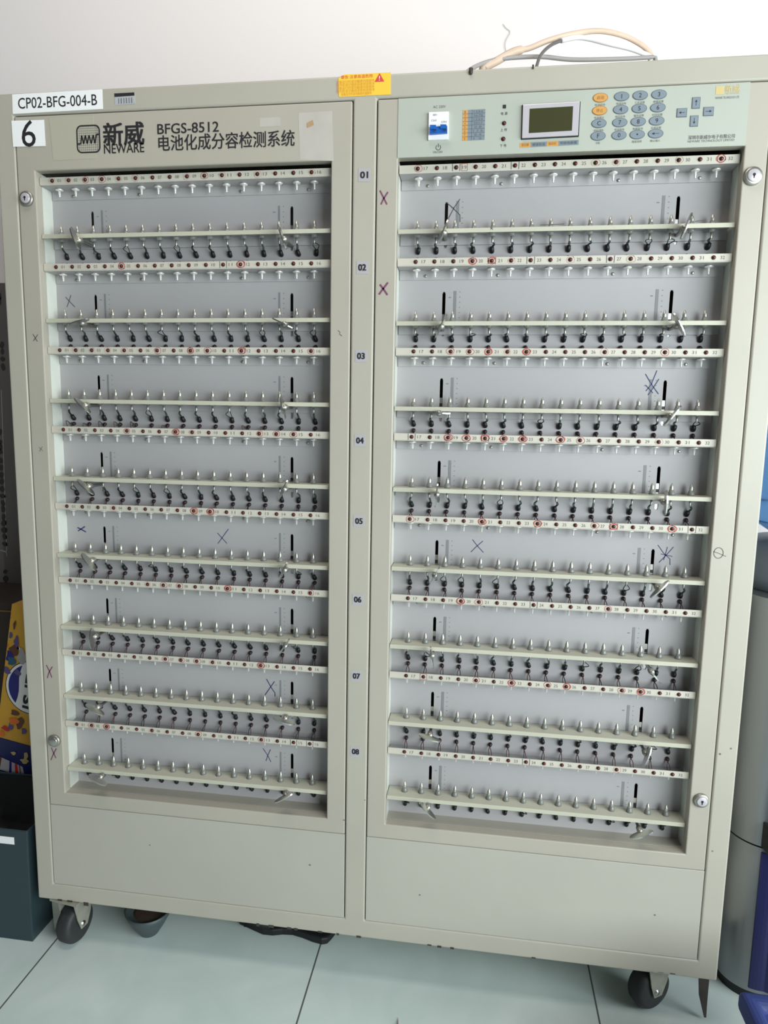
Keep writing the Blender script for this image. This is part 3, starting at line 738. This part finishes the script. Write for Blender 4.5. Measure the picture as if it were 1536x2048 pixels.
c.tube(p[:29] , .0026, 'cable_dark', 8); c.tube(p[28:] + [Vector((p[-1].x+.02, .25, H0+.006))], .0040, 'cable_white', 8)
tag(c.build('cable'), 'white cable with dark grey end, looping just under the beige one on the cabinet', 'cable', 'cables on the cabinet top')
c = MB(); p = path([(936,143,.02), (944,137,.03), (965,127,.05), (1000,118,.06), (1050,114,.07), (1090,114,.08), (1140,119,.09), (1200,119,.10), (1260,117,.12), (1310,114,.14)]); 
p[0] = Vector((p[1].x-.004, .02, H0+.004))
c.tube(p + [Vector((p[-1].x+.03, .18, H0+.006))], .0034, 'cable_grey', 8)
tag(c.build('cable'), 'thin grey cable lying lowest along the cabinet top edge', 'cable', 'cables on the cabinet top')
s = MB(); x, z = at(942, 142, 0); s.lathe((x, -.0015, z-.001), [(.0015, -.0050), (.0030, -.0030), (.0034, .0040)], 'rusty_dark', 'z', 10); s.build('cable_grommet', root)
s = MB(); x, z = at(1066, 134, 0); s.box(x-.0014, x+.0014, -.0012, 0, z-.003, z+.003, 'rusty_dark'); s.build('cable_grommet', root)
c = MB(); c.tube(path([(1006,48,.5475), (1012,56,.5475), (1020,64,.5475), (1012,80,.5475), (1010,90,.5475), (1012,103,.5475)]), .0005, 'cable_grey', 5)
tag(c.build('loose_thread'), 'short dark wisp of thread stuck to the wall above the cables', 'thread')

# ------------------------------------------------------------------ left of the cabinet
b = MB(); X0, X1, Y0, Y1, HB = -.930, -.669, .003, .205, .245; t = .004
def ring(x0, x1, y0, y1, z): return [(x0,y0,z), (x1,y0,z), (x1,y1,z), (x0,y1,z)]
tp = .006
vs = ring(X0+tp, X1-tp*.2, Y0, Y1-tp, .0) + ring(X0, X1, Y0, Y1, HB) + ring(X0+t, X1-t, Y0+t, Y1-t, HB) + ring(X0+tp+t, X1-t-tp, Y0+t+tp, Y1-t-tp, .01)
fs = [(3,2,1,0)] + [(i, (i+1) % 4, (i+1) % 4+4, i+4) for i in range(4)] + [(i+4, (i+1) % 4+4, (i+1) % 4+8, i+8) for i in range(4)] + [(i+8, (i+1) % 4+8, (i+1) % 4+12, i+12) for i in range(4)] + [(12,13,14,15)]
b.add(vs, fs, 'bin_teal')
root_b = empty('waste_bin', ((X0+X1)/2, (Y0+Y1)/2, 0))
off = lambda mb: [setattr(mb, 'v', [(v[0]-(X0+X1)/2, v[1]-(Y0+Y1)/2, v[2]) for v in mb.v])]
off(b); b.build('bin_body', root_b, bevel=.004)
l = MB(); xa, za = at(-6, 1671, Y0); xb_, zb_ = at(29, 1689, Y0); l.box(xa, xb_, Y0-.0006, Y0-.0001, zb_, za, 'paper_white'); off(l); l.build('bin_label', root_b)
g = MB(); N = 12; vs = []; fs = []
for i in range(N+1):
    for j in range(N+1):
        u, v = i/N, j/N; e = min(u, 1-u, v, 1-v)
        vs.append((X0+.006+(X1-X0-.012)*u, Y0+.006+(Y1-Y0-.012)*v, HB-.004 - .10*min(1, e*3.2) + random.uniform(-.006, .006)*(e > 0)))
for i in range(N):
    for j in range(N): a = i*(N+1)+j; fs.append((a, a+N+1, a+N+2, a+1))
g.add(vs, fs, 'bag_black', True); off(g); g.build('liner', root_b)
tag(root_b, 'dark teal open rubbish bin with black liner and small white label', 'bin')

# yellow carton leaning on the cabinet side
TL = math.radians(10.4); cw, ch, cdp = .18, .622, .085
ct = empty('drink_carton', (-.7745, .262, .002), (0, TL, 0))
k = MB(); band = .292
k.box(-cw, 0, -.0425, .0425, band, ch, 'carton_yellow'); k.box(-cw, 0, -.0425, .0425, 0, band, 'carton_navy')
def loc_(px, py):
    x, z = at(px, py, .2195); dx, dz = x+.7745, z-.002
    return (dx*math.cos(TL) - dz*math.sin(TL), dx*math.sin(TL) + dz*math.cos(TL))
a = MB(); y = -.0430
cx, cz = loc_(62, 1376); r0 = .062
def arc(r, a0, a1, n=24): return [(cx + r*math.cos(a0+(a1-a0)*q/n), cz + r*math.sin(a0+(a1-a0)*q/n)) for q in range(n+1)]
a.disc(cx, cz, r0+.002, r0+.002, y, 'ink_black', 40); a.disc(cx, cz, r0, r0, y-.0003, 'paper_white', 40)
A0 = PI*.66; A1 = PI*1.30; ar = arc(r0-.006, A0, A1)
e0, e1 = ar[-1], ar[0]; a.flat(ar + [(e0[0]+(e1[0]-e0[0])*q/6 + .003*math.sin(PI*2*q/6), e0[1]+(e1[1]-e0[1])*q/6) for q in range(1, 6)], y-.0006, 'art_blue')
a2 = arc(r0-.006, -PI*.30, PI*.27); a.flat(a2, y-.0006, 'art_red')
a.text('PEPSI', cx-.004, cz+.003, .112, .022, y-.0009, 'ink_black', .07, rot=-PI/2)
emblem = a; a = k
def blob(px, py, rx, rz, m, lay, sd_):
    lim = lambda p: (min(-.002, max(-cw+.002, p[0])), p[1])
    r = random.Random(sd_); cx_, cz_ = loc_(px, py); ph = r.random()*6
    a.flat([lim((cx_ + rx*(1+.28*math.sin(3*q+ph))*math.cos(q), cz_ + rz*(1+.22*math.sin(2*q+ph))*math.sin(q))) for q in [j*PI/9 for j in range(18)]], y-.0010-.0002*lay, m)
for n_, q in enumerate([(18,1236,.006,.004,'art_mauve'), (14,1251,.007,.003,'art_orange'), (30,1250,.003,.010,'art_brown'), (22,1270,.004,.009,'art_mauve'), (14,1290,.004,.007,'art_orange'),
          (34,1282,.006,.012,'art_mauve'), (30,1300,.012,.012,'art_brown'), (20,1312,.009,.016,'art_blue'), (24,1322,.010,.012,'art_teal'), (44,1312,.010,.020,'art_grey'), (14,1340,.010,.008,'art_mauve'),
          (36,1344,.008,.008,'art_mauve'), (38,1296,.004,.004,'paper_white'), (30,1425,.010,.008,'art_brown'), (28,1442,.012,.010,'art_orange'), (40,1446,.010,.014,'art_brown'), (22,1452,.006,.010,'art_mauve'),
          (12,1456,.010,.006,'art_red'), (48,1462,.006,.009,'art_mauve'), (4,1466,.008,.006,'art_orange'), (28,1506,.006,.004,'logo_yellow'), (52,1512,.005,.012,'logo_yellow'), (50,1522,.010,.006,'logo_yellow')]):
    blob(q[0], q[1], q[2], q[3], q[4], n_ % 3, n_)
p0, p1, p2, p3 = loc_(-12,1535), loc_(50,1553), loc_(46,1533), loc_(-6,1510); a.flat([p0, p1, p2, p3], y-.0008, 'art_grey')
for (u0, u1, m) in ((.50, .58, 'art_blue'), (.70, .80, 'art_red'), (.10, .2, 'art_brown'), (.86, .9, 'art_brown')):
    L_ = lambda a_, b_, t_: (a_[0]+(b_[0]-a_[0])*t_, a_[1]+(b_[1]-a_[1])*t_)
    a.flat([L_(p0, p1, u0), L_(p0, p1, u1), L_(p3, p2, u1), L_(p3, p2, u0)], y-.0011, m)
q0, q1, q2, q3 = loc_(-10,1562), loc_(58,1570), loc_(58,1562), loc_(-10,1551); a.flat([q0, q1, q2, q3], y-.0008, 'carton_sky')
ob = k.build('box', ct, bevel=.0015); emblem.build('round_emblem', ob)
tag(ct, 'yellow and navy drink carton with round blue logo leaning against the cabinet side', 'carton')

# dark box behind the carton
k = MB(); zt_ = at(20, 1207, .34)[1]; k.box(-1.20, -.70, .34, .53, 0, zt_, 'box_brown'); k.box(-1.20, -.70, .338, .34, zt_-.022, zt_-.018, 'carton_side')
tag(k.build('storage_box', bevel=.003), 'dark brown box mostly hidden behind the yellow drink carton', 'box')

# grey printed chart on the wall behind
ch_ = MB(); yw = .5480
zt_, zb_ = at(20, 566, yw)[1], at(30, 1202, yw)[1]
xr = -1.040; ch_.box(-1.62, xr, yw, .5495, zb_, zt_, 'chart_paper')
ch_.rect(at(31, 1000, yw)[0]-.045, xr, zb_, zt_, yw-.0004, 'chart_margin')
xl = -1.124
def col(px, pys, w_, m='chart_ink'):
    for n_, py in enumerate(pys):
        x, z = at(px + (py-1000)*.05, py, yw); r = random.Random(n_+int(px))
        ww, hh_ = w_*r.uniform(.7, 1.1), r.uniform(.006, .0105)
        ch_.flat([(x+ww*math.cos(q)*(1+.2*math.sin(2*q+n_)), z+hh_*math.sin(q)) for q in [j*PI/6 for j in range(12)]], yw-.0008, m)
col(6, [864, 884, 893, 903, 921, 935, 950, 963, 978, 992, 1006, 1018, 1034, 1046, 1060, 1073, 1088], .0085)
col(20, [690, 703, 718, 734, 592, 602], .006, 'chart_ink')
col(4, [1143, 1157, 1170, 1183, 1196], .0085); col(24, [980, 994, 1110, 1120], .004, 'chart_margin')
ch_.stroke([at(0,1100,yw), at(14,1104,yw)], .004, yw-.0008, 'chart_line'); ch_.stroke([at(3,780,yw), at(14,1112,yw)], .002, yw-.0008, 'chart_line')
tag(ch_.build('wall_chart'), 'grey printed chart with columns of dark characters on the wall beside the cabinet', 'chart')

# ------------------------------------------------------------------ right of the cabinet
wd = empty('water_dispenser', (.86, .25, 0))
def rr2(x0, x1, y0, y1, r, bulge, n=8):              # plan outline: round corners, bulging front
    P = []
    for k in range(n+1): a_ = -PI/2 + k*PI/2/n; P.append((x1-r+r*math.cos(a_), y0+r+r*math.sin(a_)))
    P += [(x1, y1), (x0, y1)]
    for k in range(n+1): a_ = PI + k*PI/2/n; P.append((x0+r+r*math.cos(a_), y0+r+r*math.sin(a_)))
    for k in range(1, 24): t_ = k/24; P.append((x0+r+(x1-x0-2*r)*t_, y0 - bulge*math.sin(PI*t_)))
    return [(p[0]-.86, p[1]-.25) for p in P]
k = MB(); k.prism_z(rr2(.703, 1.017, .085, .42, .06, .03), .0, .022, 'dispenser_black'); k.build('plinth', wd)
k = MB(); k.prism_z(rr2(.698, 1.022, .078, .30, .065, .034, 16), .022, .312, 'dispenser_silver', True); k.build('lower_front', wd)
k = MB(); k.prism_z(rr2(.698, 1.022, .078, .30, .065, .034, 16), .315, .775, 'dispenser_silver', True); k.build('upper_front', wd)
k = MB(); pl = sorted(q for q in rr2(.698, 1.022, .078, .30, .065, .034, 16) if .733-.86 < q[0] < .985-.86 and q[1] < .15-.25)
k.prism_z([(q[0], q[1]-.003) for q in pl] + [(q[0], q[1]+.004) for q in pl[::-1]], .03, .305, 'dispenser_navy'); k.build('front_panel', wd, bevel=.001)  # navy sheet carries the blue reflection painted onto the silver front
k = MB(); k.prism_z(rr2(.702, 1.018, .29, .42, .01, .0), .022, .775, 'dispenser_side'); k.build('rear_casing', wd)
k = MB(); k.lathe((0, -.01, 0), [(.158, .776), (.158, .800), (.150, .835), (.120, .858), (.06, .862)], 'dispenser_collar', 'z', 40); k.build('bottle_collar', wd)
k = MB(); k.box(.737-.86, .80-.86, .046-.25, .088-.25, .316, .364, 'dispenser_black'); k.box(.742-.86, .795-.86, .0445-.25, .047-.25, .321, .359, 'bezel'); k.build('handle', wd, bevel=.003)
tag(wd, 'silver floor-standing water dispenser with rounded front beside the cabinet', 'water dispenser')
bt = MB(); prof = [(.040, .8640), (.09, .872), (.128, .895)]
for k_ in range(5): z_ = .905+k_*.062; prof += [(.137, z_), (.138, z_+.035), (.131, z_+.045), (.131, z_+.052)]
prof += [(.136, 1.225), (.120, 1.25), (.05, 1.26)]
bt.lathe((0, 0, 0), prof, 'bottle_blue', 'z', 40); o = bt.build('water_bottle', loc=(.862, .24, 0))
tag(o, 'blue ribbed water bottle standing upside down on the silver dispenser', 'bottle')
# blue basket in the corner
bk = MB(); X0, X1, Y0, Y1, HB = .612, .93, -.46, -.185, .25
rim = lambda e, z: [(X0-e, Y0-e, z), (X1+e, Y0-e, z), (X1+e, Y1+e, z), (X0-e, Y1+e, z)]
rings = [rim(-.035, .0), rim(-.012, HB-.03), rim(.004, HB-.03), rim(.004, HB), rim(-.018, HB), rim(-.022, HB-.012), rim(-.042, .006)]
vs = sum(rings, []); fs = [(3,2,1,0)] + [(4*r+i, 4*r+(i+1) % 4, 4*r+4+(i+1) % 4, 4*r+4+i) for r in range(6) for i in range(4)] + [(24,25,26,27)]
bk.add(vs, fs, 'basket_blue'); o = bk.build('plastic_basket', bevel=.008, seg=3)
tag(o, 'bright blue open plastic basket on the floor in front of the water dispenser', 'basket')

# ------------------------------------------------------------------ on the floor
b = MB(); R1, R2, hb = .019, .048, .058
b.lathe((0, 0, 0), [(R1*.8, 0), (R1, .003), (R1+.012, .022), (R2-.005, .044), (R2, hb), (R2-.003, hb), (R2-.006, .050)], 'bowl_grey', 'z', 32)
bo = b.build('bowl', loc=(-.448, .066, 0))
b = MB(); b.lathe((0, 0, 0), [(R2-.010, .0475), (R2-.0075, .0485), (R2*.5, .051), (.004, .052)], 'bowl_brown', 'z', 28); o = b.build('contents', bo); o['label'] = 'dark brown contents'
tag(bo, 'small dark grey bowl with brown contents on the floor under the cabinet', 'bowl')
fpts = [atz(px, py, .0) for px, py in ((478,1850), (490,1855), (505,1862), (525,1871), (545,1873), (565,1871), (585,1872), (605,1878), (625,1886), (643,1891), (655,1889), (664,1880))]
back = [(-.056, .135), (-.066, .165), (-.10, .178), (-.17, .176), (-.22, .184), (-.265, .180), (-.285, .155)]
sl = MB(); P = [(p[0], p[1]) for p in fpts] + back; sl.prism_z(P, .0, .016, 'slipper_black'); so = sl.build('slipper', bevel=.004)
st = MB(); n = 10; vs = []
for i in range(n+1):
    a_ = PI*i/n
    for e in (-1, 1): vs.append((-.225+e*.028, .142 - .046*math.cos(a_), .014 + .030*math.sin(a_)))
st.add(vs, [(2*i, 2*i+1, 2*i+3, 2*i+2) for i in range(n)], 'slipper_black', True); st_ = st.build('strap', so)
sm = st_.modifiers.new('solid', 'SOLIDIFY'); sm.thickness = .003
tag(so, 'black rubber slipper lying flat on the floor under the cabinet', 'slipper')
s = MB(); p0 = atz(796.5, 2035, 0); 
s.add([(p0[0], p0[1], .001), (p0[0]-.001, p0[1]-.05, .0005), (p0[0]+.008, p0[1]-.05, .0005), (p0[0]+.003, p0[1]-.03, .006), (p0[0]+.0035, p0[1]-.055, .006)], [(0,1,3), (0,3,2), (1,4,3), (3,4,2), (1,2,4), (0,2,1)], 'scrap')
tag(s.build('paper_scrap'), 'narrow pinkish brown pointed scrap on the floor in front of the cabinet', 'scrap')
